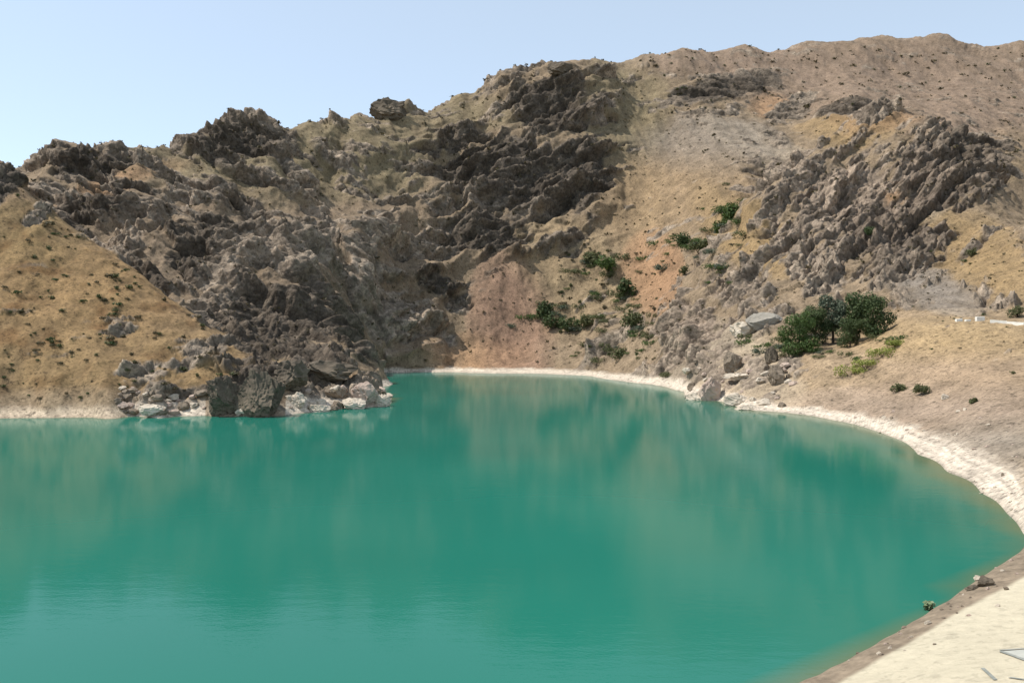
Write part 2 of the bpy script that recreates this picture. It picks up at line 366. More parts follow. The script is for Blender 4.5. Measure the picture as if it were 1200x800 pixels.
for a in [(80, 340, 180, 60, GOLD), (120, 430, 200, 50, (.385, .28, .14)), (40, 280, 60, 40, (.36, .27, .13)), (130, 470, 220, 16, PALE),
          (140, 225, 80, 14, ORANGE, 28), (300, 200, 150, 40, OLIVE), (400, 170, 120, 40, OLIVE), (300, 300, 200, 80, BROWN), (440, 210, 60, 30, OLIVE), (520, 130, 90, 22, OLIVE, -10),
          (600, 380, 45, 75, REDD, 8, 1.6), (555, 415, 60, 22, ORANGE, 0, 1.2), (500, 410, 60, 24, TAN), (650, 300, 50, 35, (.40, .30, .17)), (690, 340, 70, 60, (.37, .28, .16)), (700, 410, 70, 22, TAN),
          (765, 320, 32, 45, (.47, .285, .155), 0, 3.2), (755, 240, 50, 60, (.42, .30, .165)), (820, 220, 60, 60, (.40, .29, .17)), (870, 270, 70, 30, GOLD, -40, 2.5), (830, 170, 80, 30, GREY), (890, 175, 70, 20, PALE, -25),
          (730, 130, 50, 60, OLIVE), (860, 75, 120, 20, PINK), (1050, 90, 200, 45, PINK), (1150, 150, 90, 50, PINK), (1000, 150, 60, 18, GOLD), (1030, 145, 50, 12, ORANGE), (1040, 230, 22, 10, ORANGE), (1090, 235, 20, 25, PALE), (905, 125, 25, 12, ORANGE),
          (1180, 180, 40, 30, (.36, .27, .15)), (1150, 300, 70, 35, GOLD, -25, 1.5), (1090, 340, 60, 20, GREY, -20), (1110, 400, 110, 25, (.40, .295, .16)), (1000, 430, 70, 20, TAN), (1110, 440, 110, 30, (.36, .27, .18)), (1100, 480, 160, 30, (.335, .265, .2)), (1170, 520, 80, 30, GREY),
          (870, 430, 70, 40, PALE, -30), (820, 440, 60, 14, PALE)]:
    tint(*a)
soilc = acc / wsum[..., None]
mott = sstep(.05, .5, fbm(X / 12, YY / 12, 4, 161)) * onleft
soilc = soilc * (1 - .38 * mott[..., None] * C3(.8, 1, 1.15))
grain = fbm(X / 1.6, YY / 1.6, 2, 131)
soilc = soilc * np.where(onleft[..., None], C3(.53, .48, .45), np.where(rightfore[..., None], C3(.70, .67, .66), C3(.55, .535, .55))) * (1 + .22 * n_small + .16 * grain + .14 * n_mid + .22 * STREAK)[..., None]
rcol = np.broadcast_to(C3(.195, .155, .117), X.shape + (3,)).copy()
dark_rock_shade = np.zeros_like(X)
for a in [(650, 130, 60, 50, 0), (680, 210, 60, 90, 0), (600, 210, 140, 50, -15), (575, 290, 60, 45, 0), (320, 385, 90, 55, 10), (290, 455, 60, 50, 0), (370, 425, 70, 26, 0), (130, 250, 80, 20, 22), (110, 200, 60, 18, 0), (280, 165, 70, 30, 0), (860, 108, 80, 16, 10), (990, 128, 50, 14, 0), (1100, 230, 60, 60, 30), (510, 330, 50, 20, -25), (20, 215, 30, 30, 45), (1050, 270, 70, 45, 20), (1130, 195, 70, 50, 40)]:
    dark_rock_shade = np.maximum(dark_rock_shade, patch(*a))
dark_rock_shade = np.maximum(dark_rock_shade, np.maximum(patch(350, 410, 110, 40), patch(180, 330, 170, 34, 38)))  # dark headland rock; long patch behind the hill crest is painted shadow
rcol = rcol * (1 - .60 * np.clip(dark_rock_shade * 1.4, 0, 1))[..., None]
mauve = np.maximum(patch(820, 370, 90, 70, -40), patch(1000, 230, 160, 90))
rcol = rcol * (1 - .5 * mauve[..., None]) + .5 * mauve[..., None] * C3(.21, .158, .118)
rcol = rcol * np.clip(1 + .9 * RR + .18 * n_small, .35, 1.9)[..., None]
colr = soilc * (1 - rockm[..., None]) + rcol * rockm[..., None]
# pale mineral band the falling water leaves behind
bw = np.where(onleft, np.interp(U, [-200, 60, 130, 230, 330, 460], [2.6, 3.0, 3.6, 3.6, 4.2, 4.6]), np.where(U < 700, 2.6, np.interp(U, [700, 800, 900, 1000, 1075, 1200], [2.4, 4.2, 2.4, 2.0, 2.4, 2.6])))
band = 1 - sstep(.55, 1.25, (Z + 1.0 * n_small + .8 * n_mid + .5 * fbm(X / 2.2, YY / 2.2, 3, 181)) / bw)
band = band * np.where(onleft & (U > 240) & (U < 335), .25, 1) * (~nearb)
bcol = C3(.47, .40, .32) * (1 + .2 * n_small + .16 * grain)[..., None]
bcol = bcol * (1 + .13 * np.sin(Z * 7.5 + 2.5 * n_small) + .10 * np.sin(Z * 17 + 3 * n_mid) + .22 * fbm(X / 1.1, YY / 1.1, 2, 231))[..., None]
bcol = np.where((onleft & (U < 150))[..., None], bcol * C3(.86, .80, .72), bcol)
colr = colr * (1 - band[..., None]) + bcol * band[..., None]
# near bank: brown wet strip, then pale ground
edge = np.interp(U, [500, 720, 880, 972, 1060, 1130, 1205, 1240], [1105, 968, 862, 806, 756, 713, 675, 645])
nb = sstep(-3, 3, (V0 + (HC - Z) * 1000 / YY) - edge + 4 * n_small)
strip = C3(.22, .172, .122) * (1 + .3 * n_small + .3 * grain + .3 * fbm(X / .5, YY / .5, 2, 191))[..., None]
pale = C3(.475, .42, .31) * (1 + .05 * n_mid + .06 * n_small + .05 * grain + .04 * fbm(X / .7, YY / .7, 2, 171))[..., None]
nc = strip * (1 - nb[..., None]) + pale * nb[..., None]
colr = np.where(nearb[..., None], nc, colr)
wet = (1 - sstep(.0, .5, Z))[..., None]
colr = colr * (1 - .35 * wet)
colr = np.clip(colr, .02, .8)

# ------------------------------------------------------------------ materials
def new_mat(name):
    m = bpy.data.materials.new(name); m.use_nodes = True
    nt = m.node_tree
    return m, nt, nt.nodes, nt.links, nt.nodes["Principled BSDF"]
def noise_node(nt, coord, scale, detail=4, rough=.6):
    nn = nt.nodes.new("ShaderNodeTexNoise"); nn.inputs["Scale"].default_value = scale; nn.inputs["Detail"].default_value = detail; nn.inputs["Roughness"].default_value = rough
    nt.links.new(coord, nn.inputs["Vector"]); return nn

def ground_material():
    m, nt, ns, ls, bs = new_mat("weathered_ground")
    at = ns.new("ShaderNodeAttribute"); at.attribute_name = "albedo"
    geo = ns.new("ShaderNodeNewGeometry")
    n1 = noise_node(nt, geo.outputs["Position"], .9, 6, .7)
    n2 = noise_node(nt, geo.outputs["Position"], .16, 4, .65)
    n1.inputs['Detail'].default_value = 9; n1.inputs['Roughness'].default_value = .78
    mr = ns.new("ShaderNodeMapRange"); mr.inputs[1].default_value = .3; mr.inputs[2].default_value = .7; mr.inputs[3].default_value = .58; mr.inputs[4].default_value = 1.40
    ls.new(n1.outputs["Fac"], mr.inputs[0])
    mr2 = ns.new("ShaderNodeMapRange"); mr2.inputs[1].default_value = .3; mr2.inputs[2].default_value = .7; mr2.inputs[3].default_value = .85; mr2.inputs[4].default_value = 1.15
    ls.new(n2.outputs["Fac"], mr2.inputs[0])
    mu = ns.new("ShaderNodeMath"); mu.operation = 'MULTIPLY'; ls.new(mr.outputs[0], mu.inputs[0]); ls.new(mr2.outputs[0], mu.inputs[1])
    vm = ns.new("ShaderNodeVectorMath"); vm.operation = 'SCALE'; ls.new(at.outputs["Color"], vm.inputs[0]); px = ns.new("ShaderNodeSeparateXYZ"); ls.new(geo.outputs["Position"], px.inputs[0])
    near = ns.new("ShaderNodeMapRange"); near.inputs[1].default_value = 75; near.inputs[2].default_value = 130; near.inputs[3].default_value = .32; near.inputs[4].default_value = 1.0
    ls.new(px.outputs[1], near.inputs[0])          # the trodden near bank is smoother ground
    calm = ns.new("ShaderNodeMix"); calm.data_type = 'FLOAT'; calm.inputs[2].default_value = 1.0
    ls.new(near.outputs[0], calm.inputs[0]); ls.new(mu.outputs[0], calm.inputs[3])
    ls.new(calm.outputs[0], vm.inputs["Scale"])
    # broken stone: chips of lighter and darker rock, cracks between them
    wp = ns.new("ShaderNodeVectorMath"); wp.operation = 'ADD'
    wn_ = noise_node(nt, geo.outputs["Position"], .25, 3, .6)
    wsc = ns.new("ShaderNodeVectorMath"); wsc.operation = 'SCALE'; wsc.inputs["Scale"].default_value = 3.0; ls.new(wn_.outputs["Color"], wsc.inputs[0])
    ls.new(geo.outputs["Position"], wp.inputs[0]); ls.new(wsc.outputs[0], wp.inputs[1])
    chips = []
    for sc in (.22, .62):
        vo = ns.new("ShaderNodeTexVoronoi"); vo.inputs["Scale"].default_value = sc; ls.new(wp.outputs[0], vo.inputs["Vector"])
        ve = ns.new("ShaderNodeTexVoronoi"); ve.feature = 'DISTANCE_TO_EDGE'; ve.inputs["Scale"].default_value = sc; ls.new(wp.outputs[0], ve.inputs["Vector"])
        sep = ns.new("ShaderNodeSeparateColor"); ls.new(vo.outputs["Color"], sep.inputs[0])
        m1 = ns.new("ShaderNodeMapRange"); m1.inputs[3].default_value = .72; m1.inputs[4].default_value = 1.34; ls.new(sep.outputs[0], m1.inputs[0])
        chips.append((m1.outputs[0], ve.outputs["Distance"]))
    cm = ns.new("ShaderNodeMath"); cm.operation = 'MULTIPLY'; ls.new(chips[0][0], cm.inputs[0]); ls.new(chips[1][0], cm.inputs[1])
    # soil: scattered dark pebbles and tufts
    sp = noise_node(nt, geo.outputs["Position"], .42, 3, .75)
    s1 = ns.new("ShaderNodeMapRange"); s1.inputs[1].default_value = .56; s1.inputs[2].default_value = .66; s1.inputs[3].default_value = 1.06; s1.inputs[4].default_value = .52
    ls.new(sp.outputs["Fac"], s1.inputs[0])
    sq = noise_node(nt, geo.outputs["Position"], 1.25, 2, .6)
    s2 = ns.new("ShaderNodeMapRange"); s2.inputs[1].default_value = .58; s2.inputs[2].default_value = .66; s2.inputs[3].default_value = 1.05; s2.inputs[4].default_value = .55
    ls.new(sq.outputs["Fac"], s2.inputs[0])
    s3 = ns.new("ShaderNodeMath"); s3.operation = 'MULTIPLY'; ls.new(s1.outputs[0], s3.inputs[0]); ls.new(s2.outputs[0], s3.inputs[1])
    pick = ns.new("ShaderNodeMix"); pick.data_type = 'FLOAT'
    ls.new(at.outputs["Alpha"], pick.inputs[0]); calm2 = ns.new('ShaderNodeMix'); calm2.data_type = 'FLOAT'; calm2.inputs[2].default_value = 1.0
    ls.new(near.outputs[0], calm2.inputs[0]); ls.new(s3.outputs[0], calm2.inputs[3]); ls.new(calm2.outputs[0], pick.inputs[2]); ls.new(cm.outputs[0], pick.inputs[3])
    vm2 = ns.new("ShaderNodeVectorMath"); vm2.operation = 'SCALE'; ls.new(vm.outputs[0], vm2.inputs[0]); ls.new(pick.outputs[0], vm2.inputs["Scale"])
    mxc = ns.new("ShaderNodeVectorMath"); mxc.operation = 'MINIMUM'; mxc.inputs[1].default_value = (.78, .76, .7); ls.new(vm2.outputs[0], mxc.inputs[0])
    ls.new(mxc.outputs[0], bs.inputs["Base Color"])
    e1 = ns.new("ShaderNodeMath"); e1.operation = 'MULTIPLY_ADD'; e1.inputs[1].default_value = .45; ls.new(chips[1][1], e1.inputs[0]); ls.new(chips[0][1], e1.inputs[2])
    e2 = ns.new("ShaderNodeMath"); e2.operation = 'MULTIPLY'; ls.new(e1.outputs[0], e2.inputs[0]); ls.new(at.outputs["Alpha"], e2.inputs[1])
    bp0 = ns.new("ShaderNodeBump"); bp0.inputs["Strength"].default_value = .6; bp0.inputs["Distance"].default_value = 1.6
    ls.new(e2.outputs[0], bp0.inputs["Height"])
    bs.inputs["Roughness"].default_value = .92; bs.inputs["Specular IOR Level"].default_value = .15
    bp = ns.new("ShaderNodeBump"); bp.inputs["Strength"].default_value = .55; bp.inputs["Distance"].default_value = .5
    ls.new(n1.outputs["Fac"], bp.inputs["Height"]); ls.new(bp0.outputs[0], bp.inputs["Normal"]); ls.new(bp.outputs[0], bs.inputs["Normal"])
    return m
M_GROUND = ground_material()

def stone_material(name, col, col2, scale=.8, bump=.25):
    m, nt, ns, ls, bs = new_mat(name)
    tc = ns.new("ShaderNodeTexCoord")
    n1 = noise_node(nt, tc.outputs["Object"], scale, 8, .7)
    n2 = noise_node(nt, tc.outputs["Object"], scale * 4, 6, .7)
    cr = ns.new("ShaderNodeValToRGB"); cr.color_ramp.elements[0].position = .32; cr.color_ramp.elements[1].position = .68
    cr.color_ramp.elements[0].color = (*col, 1); cr.color_ramp.elements[1].color = (*col2, 1)
    ls.new(n1.outputs["Fac"], cr.inputs[0]); ls.new(cr.outputs[0], bs.inputs["Base Color"])
    bs.inputs["Roughness"].default_value = .9; bs.inputs["Specular IOR Level"].default_value = .2
    bp = ns.new("ShaderNodeBump"); bp.inputs["Strength"].default_value = .7; bp.inputs["Distance"].default_value = bump
    ls.new(n2.outputs["Fac"], bp.inputs["Height"]); ls.new(bp.outputs[0], bs.inputs["Normal"])
    return m
M_DARKROCK = stone_material("dark_rock", (.06, .049, .037), (.165, .132, .095), .35)
M_GREYROCK = stone_material("grey_rock", (.20, .18, .15), (.32, .29, .245), .5)
M_PINKROCK = stone_material("pink_rock", (.28, .205, .165), (.46, .37, .30), .3)
M_PALEROCK = stone_material("pale_rock", (.34, .285, .22), (.60, .52, .42), .5)
M_BROWNROCK = stone_material("brown_rock", (.12, .095, .07), (.27, .215, .16), .4)
M_WALL = stone_material("whitewashed_stone", (.6, .57, .5), (.8, .78, .72), .8, .05)
M_BARK = stone_material("bark", (.05, .035, .025), (.12, .09, .065), 2.0, .05)
M_PAINT = stone_material("grey_paint", (.16, .17, .15), (.30, .30, .27), 1.5, .02)
M_WHITEPAINT = stone_material("white_paint", (.30, .30, .27), (.40, .395, .35), 1.5, .02)
M_ROAD = stone_material("road_surface", (.10, .095, .09), (.16, .15, .14), .5, .05)

def leaf_material(name, c1, c2, c3):
    m, nt, ns, ls, bs = new_mat(name)
    geo = ns.new("ShaderNodeNewGeometry")
    cr = ns.new("ShaderNodeValToRGB")
    cr.color_ramp.elements[0].color = (*c1, 1); cr.color_ramp.elements[1].color = (*c3, 1)
    e = cr.color_ramp.elements.new(.5); e.color = (*c2, 1)
    ls.new(geo.outputs["Random Per Island"], cr.inputs[0])
    ls.new(cr.outputs[0], bs.inputs["Base Color"])
    bs.inputs["Roughness"].default_value = .65; bs.inputs["Specular IOR Level"].default_value = .25
    tr = ns.new("ShaderNodeBsdfTranslucent"); ls.new(cr.outputs[0], tr.inputs[0])
    mx = ns.new("ShaderNodeMixShader"); mx.inputs[0].default_value = .22
    ls.new(bs.outputs[0], mx.inputs[1]); ls.new(tr.outputs[0], mx.inputs[2])
    ls.new(mx.outputs[0], ns["Material Output"].inputs[0])
    return m
L_DARK = leaf_material("dark_green_leaves", (.036, .058, .02), (.06, .088, .03), (.10, .125, .05))
L_BLUE = leaf_material("grey_green_leaves", (.05, .072, .045), (.085, .11, .07), (.14, .155, .105))
L_MID = leaf_material("mid_green_leaves", (.04, .075, .018), (.07, .115, .03), (.12, .16, .05))
L_LIME = leaf_material("yellow_green_leaves", (.12, .16, .025), (.22, .25, .05), (.33, .32, .09))
L_REED = leaf_material("pale_reed_leaves", (.14, .19, .10), (.20, .26, .14), (.27, .32, .19))
L_DRY = leaf_material("dry_shrub_twigs", (.045, .038, .02), (.085, .07, .035), (.13, .105, .05))
L_OLIVE = leaf_material("olive_shrub_leaves", (.05, .06, .022), (.09, .10, .04), (.15, .15, .065))

# ------------------------------------------------------------------ meshes
def mesh_np(name, co, quads, mat, attr=None):
    me = bpy.data.meshes.new(name)
    me.vertices.add(len(co)); me.vertices.foreach_set("co", np.ascontiguousarray(co, np.float32).ravel())
    nf = len(quads)
    k = quads.shape[1]
    me.loops.add(nf * k); me.loops.foreach_set("vertex_index", np.ascontiguousarray(quads, np.int32).ravel())
    me.polygons.add(nf)
    me.polygons.foreach_set("loop_start", np.arange(0, nf * k, k, dtype=np.int32))
    me.polygons.foreach_set("use_smooth", np.ones(nf, bool))
    if attr is not None:
        a = me.attributes.new("albedo", 'FLOAT_COLOR', 'POINT')
        rgba = np.ones((len(co), 4), np.float32); rgba[:, :attr.shape[1]] = attr
        a.data.foreach_set("color", rgba.ravel())
    me.update(calc_edges=True)
    me.materials.append(mat)
    return me
def link(name, me, parent=None, **props):
    o = bpy.data.objects.new(name, me); COL.objects.link(o)
    if parent: o.parent = parent
    for k, v in props.items(): o[k] = v
    return o

flat = np.stack([XP, YP, Z], -1).reshape(-1, 3)
cols = np.concatenate([colr, np.where(nearb, 0, rockm * (1 - .5 * band))[..., None]], -1).reshape(-1, 4)
idx = np.arange(NU * NY).reshape(NY, NU)
quads = np.stack([idx[:-1, :-1], idx[:-1, 1:], idx[1:, 1:], idx[1:, :-1]], -1).reshape(-1, 4)
reg = np.where(onleft, 1, np.where(nearb, 3, np.where(rightfore, 2, 0)))[:-1, :-1].reshape(-1)
for k, nm, lab, cat in [(0, "mountain", "bare rocky brown mountain range rising behind the lake", "mountain"),
                        (1, "hill", "golden grassy hill with a rocky shore left of the lake", "hill"),
                        (2, "slope", "sandy brown slope and white shore band right of the lake", "slope"),
                        (3, "lake_bank", "pale sandy bank in the bottom right corner by the water", "bank")]:
    q = quads[reg == k]
    used, inv = np.unique(q, return_inverse=True)
    me = mesh_np(nm, flat[used], inv.reshape(-1, 4), M_GROUND, cols[used])
    link(nm, me, kind="structure", label=lab, category=cat)

# smooth ground height for placing things
def zat(x, y):
    u = x / y * 1000 + 600
    j = int(np.clip(np.searchsorted(us, u) - 1, 0, NU - 2)); i = int(np.clip(np.searchsorted(ys, y) - 1, 0, NY - 2))
    a = (u - us[j]) / (us[j + 1] - us[j]); b = (y - ys[i]) / (ys[i + 1] - ys[i])
    return float((Z[i, j] * (1 - a) + Z[i, j + 1] * a) * (1 - b) + (Z[i + 1, j] * (1 - a) + Z[i + 1, j + 1] * a) * b)
VF = V0 + (HC - Z) * 1000 / YP
def spot(u, v, lo=40, hi=2000):
    """the place on the ground seen in direction (u, v)"""
    j = int(np.clip(np.searchsorted(us, u), 1, NU - 1))
    k = np.nonzero((VF[:, j] <= v) & (ys > lo) & (ys < hi) & (Z[:, j] > -.2))[0]
    if len(k): k = k[0]
    else:                                  # above the skyline: its crest
        w = np.where((ys > lo) & (ys < hi), VF[:, j], 9e9); k = int(np.argmin(w))
    global MISS
    MISS = abs(float(VF[k, j]) - v)
    return Vector((float(XP[k, j]), float(YP[k, j]), float(Z[k, j])))

# far ground to the horizon, lake
bm = bmesh.new(); bmesh.ops.create_circle(bm, cap_ends=True, radius=12000, segments=64)
me = bpy.data.meshes.new("ground"); bm.to_mesh(me); bm.free(); me.materials.append(stone_material("plain_soil", (.28, .22, .15), (.38, .3, .2), .02, .1))
g = link("ground", me, kind="structure", label="flat brown ground under and beyond the hills", category="ground"); g.location = (0, 0, -14)

def water_material():
    m, nt, ns, ls, bs = new_mat("turquoise_water")
    geo = ns.new("ShaderNodeNewGeometry")
    mp = ns.new("ShaderNodeMapping"); mp.inputs["Scale"].default_value = (.35, 1.0, 1.0); ls.new(geo.outputs["Position"], mp.inputs[0])
    a = noise_node(nt, mp.outputs[0], .55, 5, .6)
    b = noise_node(nt, geo.outputs["Position"], 2.6, 3, .55)
    big = noise_node(nt, geo.outputs["Position"], .012, 3, .5)
    ad = ns.new("ShaderNodeMath"); ad.operation = 'MULTIPLY_ADD'; ad.inputs[1].default_value = .3
    ls.new(b.outputs["Fac"], ad.inputs[0]); ls.new(a.outputs["Fac"], ad.inputs[2])
    bp = ns.new("ShaderNodeBump"); bp.inputs["Strength"].default_value = .17; bp.inputs["Distance"].default_value = .10
    ls.new(ad.outputs[0], bp.inputs["Height"])
    sh = ns.new("ShaderNodeAttribute"); sh.attribute_name = "albedo"
    mr = ns.new("ShaderNodeMapRange"); mr.inputs[1].default_value = .3; mr.inputs[2].default_value = .7; mr.inputs[3].default_value = .9; mr.inputs[4].default_value = 1.1
    ls.new(big.outputs["Fac"], mr.inputs[0])
    vm = ns.new("ShaderNodeVectorMath"); vm.operation = 'SCALE'; ls.new(sh.outputs["Color"], vm.inputs[0]); ls.new(mr.outputs[0], vm.inputs["Scale"])
    df = ns.new("ShaderNodeBsdfDiffuse"); ls.new(vm.outputs[0], df.inputs[0]); ls.new(bp.outputs[0], df.inputs["Normal"])
    gl = ns.new("ShaderNodeBsdfGlossy"); gl.inputs["Roughness"].default_value = .06; ls.new(bp.outputs[0], gl.inputs["Normal"])
    fr = ns.new("ShaderNodeFresnel"); fr.inputs[0].default_value = 1.33
    mu = ns.new("ShaderNodeMath"); mu.operation = 'MULTIPLY'; mu.inputs[1].default_value = .78; ls.new(fr.outputs[0], mu.inputs[0])
    mx = ns.new("ShaderNodeMixShader"); ls.new(mu.outputs[0], mx.inputs[0]); ls.new(df.outputs[0], mx.inputs[1]); ls.new(gl.outputs[0], mx.inputs[2])
    ls.new(mx.outputs[0], ns["Material Output"].inputs[0])
    return m
gx = np.linspace(-800, 260, 213); gy = np.concatenate([np.linspace(-150, 40, 20), np.linspace(44, 620, 145)])
GX, GY = np.meshgrid(gx, gy)
gu = GX / np.maximum(GY, 18) * 1000 + 600
depth = np.zeros_like(GX)
ii = np.clip(np.searchsorted(ys, GY) - 1, 0, NY - 2); jj = np.clip(np.searchsorted(us, gu) - 1, 0, NU - 2)
depth = np.where(GY > 18, -Z0[ii, jj], 7)
kk = sstep(85, 125, GY) * sstep(700, 900, gu)
t = (sstep(.0, .35, depth) * (1 - kk) + sstep(.1, 4.0, depth) * kk)[..., None]
wc = C3(.10, .135, .072) * (1 - t) + C3(.013, .139, .100) * t
wi = np.arange(GX.size).reshape(GX.shape)
wq = np.stack([wi[:-1, :-1], wi[:-1, 1:], wi[1:, 1:], wi[1:, :-1]], -1).reshape(-1, 4)
me = mesh_np("water", np.stack([GX, GY, np.zeros_like(GX)], -1).reshape(-1, 3), wq, water_material(), wc.reshape(-1, 3))
link("water", me, kind="structure", label="calm opaque turquoise green lake filling the foreground", category="lake")

# ------------------------------------------------------------------ boulders
def rock_mesh(name, mat, seed, sub=4, sharp=.42):
    bm = bmesh.new(); bmesh.ops.create_icosphere(bm, subdivisions=sub, radius=1.0)
    r = random.Random(seed)
    planes = []
    for k in range(13):
        d = Vector((r.gauss(0, 1), r.gauss(0, 1), r.gauss(0, .8))).normalized(); planes.append((d, r.uniform(.55, .92)))
    co = np.array([v.co[:] for v in bm.verts], np.float32)
    for d, h in planes:
        dd = np.array(d[:], np.float32); s = co @ dd - h
        co -= np.clip(s, 0, None)[:, None] * dd * (.92)
    nrm = co / np.linalg.norm(co, axis=1, keepdims=True)
    q1 = nrm[:, 0] * 3 + nrm[:, 2] * 1.7; q2 = nrm[:, 1] * 3 - nrm[:, 2] * 2.1
    f, _ = facets(q1 * .9, q2 * .9, seed + 5, .7)
    f2, _ = facets(q1 * 2.3 + .3 * vnoise(q1, q2, seed), q2 * 2.3, seed + 45, .8)
    f3, _ = facets(q1 * 5.5, q2 * 5.5, seed + 85, .8)
    co *= (1 + sharp * (.42 * f + .26 * f2 + .12 * f3) + .10 * fbm(q1 * 1.6, q2 * 1.6, 4, seed))[:, None]
    for v, c in zip(bm.verts, co): v.co = c
    me = bpy.data.meshes.new(name); bm.to_mesh(me); bm.free()
    me.materials.append(mat)
    return me
def boulder(u, v, wpx, hpx, mat, label, name="boulder", cat="boulder", group=None, seed=1, rz=0.0, deep=.7, sink=.22, lo=40, hi=2000, sub=4, tilt=0.0, sharp=.42):
    p = spot(u, v, lo, hi)
    s = p.y / 1000
    o = link(name, rock_mesh(name, mat, seed, sub, sharp), label=label, category=cat)
    if group: o["group"] = group
    o.scale = (wpx * s / 1.7, wpx * s / 1.7 * deep, hpx * s / 1.55)
    o.rotation_euler = (0, tilt, rz)
    o.location = (p.x, p.y, p.z + hpx * s * (.5 - sink))
    return o
boulder(304, 487, 54, 50, M_DARKROCK, "tallest dark grey boulder rising straight from the water off the golden hill", seed=11, sink=.12, sub=5)
boulder(262, 484, 44, 40, M_DARKROCK, "dark boulder leaning on the left side of the tallest shore boulder", seed=12, sink=.12, sub=5, rz=.6)
boulder(338, 452, 44, 28, M_DARKROCK, "dark rock block above and behind the tallest shore boulder", seed=13, hi=330, rz=1.2)
boulder(385, 442, 60, 22, M_DARKROCK, "wide dark rock wall over the white shore rocks", seed=14, hi=360, rz=.2)
boulder(430, 472, 32, 24, M_PINKROCK, "rounded pinkish boulder at the tip of the rocky headland", seed=15, sink=.15, rz=.4)
boulder(446, 476, 22, 16, M_PALEROCK, "low white rock touching the water at the very tip of the headland", seed=16)
boulder(415, 480, 30, 14, M_PALEROCK, "flat white rock below the pinkish headland boulder", seed=17)
boulder(372, 484, 24, 11, M_PALEROCK, "white rock on the waterline between the dark boulder and the pinkish boulder", seed=18)
boulder(348, 476, 20, 16, M_PALEROCK, "white rock tucked against the right side of the tallest dark boulder", seed=19)
boulder(395, 466, 26, 18, M_BROWNROCK, "brown rock between the white rocks of the headland", seed=20)
boulder(284, 488, 18, 12, M_PALEROCK, "small white rock in the water in front of the two dark boulders", seed=21)
boulder(180, 486, 26, 14, M_PALEROCK, "white shore rock under the golden hill, the widest one left of the dark boulders", seed=22)
boulder(455, 138, 42, 24, M_DARKROCK, "dark rock knob standing alone on the skyline over the left slope", name="rock_outcrop", cat="rock", seed=23, sink=.2)
boulder(653, 87, 30, 14, M_DARKROCK, "dark pointed rock on the skyline above the central crag", name="rock_outcrop", cat="rock", seed=24, sink=.2)
boulder(835, 468, 31, 28, M_PINKROCK, "large pinkish boulder on the right shore where the white bank bends", seed=26, sink=.12, rz=.8)
boulder(818, 470, 26, 12, M_PALEROCK, "low white rock in the water left of the large pinkish boulder", seed=27)
boulder(862, 474, 28, 14, M_PALEROCK, "white rock on the waterline right of the large pinkish boulder", seed=28)
boulder(874, 483, 24, 8, M_PALEROCK, "flat white slab awash just off the right shore", seed=29, sink=.3)
boulder(858, 432, 20, 24, M_BROWNROCK, "dark brown boulder standing above the large pinkish boulder", seed=30)
boulder(868, 444, 34, 8, M_PALEROCK, "flat pale slab lying beside the dark brown boulder", seed=31)
boulder(910, 448, 26, 22, M_BROWNROCK, "brown boulder on the slope below the dark green trees", seed=32)
boulder(905, 425, 16, 20, M_DARKROCK, "dark upright rock just under the leftmost dark green tree", seed=33)
boulder(893, 384, 42, 19, M_GREYROCK, "smooth pale grey rounded rock face left of the dark green trees", seed=34, sub=5, sink=.2, sharp=.12)
boulder(872, 392, 34, 16, M_PALEROCK, "layered pale rock ledge left of the smooth grey rock face", seed=35)
boulder(1107, 468, 9, 7, M_PALEROCK, "small pale stone alone on the sandy slope right of the low bushes", seed=36, sub=3)
boulder(1154, 686, 16, 11, M_DARKROCK, "black wet rock on the brown strip at the near water's edge", seed=37, sub=3, rz=.7, deep=1.2)
boulder(1147, 679, 10, 6, M_PALEROCK, "white stone beside the black wet rock on the near bank", seed=38, sub=3)
boulder(1139, 690, 18, 5, M_DARKROCK, "long dark stone pointing away from the black wet rock", seed=39, sub=3, rz=.6)
boulder(1178, 691, 6, 5, M_BROWNROCK, "single brown stone on the edge of the pale near bank", seed=40, sub=3)
boulder(1087, 731, 8, 5, M_PALEROCK, "pale cream stone midway along the brown strip of the near bank", seed=41, sub=3)

stone_m = [rock_mesh("shore_rock", m, 60 + k, 3) for k, m in enumerate([M_PALEROCK, M_PALEROCK, M_BROWNROCK, M_PINKROCK])]
def stones(n, box, size, label, group, cat="rock", name="shore_rock", picks=(0, 1, 2, 3), strip=False):
    k = 0; tries = 0
    while k < n and tries < n * 20:
        tries += 1
        u = rng.uniform(box[0], box[1]); v = rng.uniform(box[2], box[3])
        p = spot(u, v)
        if p.z < -.1 or MISS > 12: continue
        if strip and v > np.interp(u, [500, 720, 880, 972, 1060, 1130, 1205, 1240], [1105, 968, 862, 806, 756, 713, 675, 645]) - (3 if rng.random() < .85 else -25): continue
        o = link(name, stone_m[rng.choice(picks)], label=label, category=cat, group=group)
        s = rng.uniform(*size) * p.y / 1000 * .6
        o.scale = (s * rng.uniform(.8, 1.4), s * rng.uniform(.8, 1.2), s * rng.uniform(.5, .9))
        o.rotation_euler = (rng.uniform(-.3, .3), rng.uniform(-.3, .3), rng.uniform(0, 6.28))
        o.location = (p.x, p.y, p.z + s * .15); k += 1
stones(80, (130, 455, 455, 487), (4, 14), "pale rock among the jumbled shore rocks of the golden hill", "shore rocks of the golden hill", picks=(0, 2, 2, 3))
stones(36, (795, 930, 425, 480), (4, 12), "rock scattered on the right shore around the large pinkish boulder", "rocks of the right shore", picks=(0, 1, 2, 3))
stones(40, (950, 1195, 480, 600), (2, 5), "small stone lying on the gravelly white bank of the right shore", "stones of the right bank", picks=(0, 0, 2, 3), name="bank_stone", cat="stone")
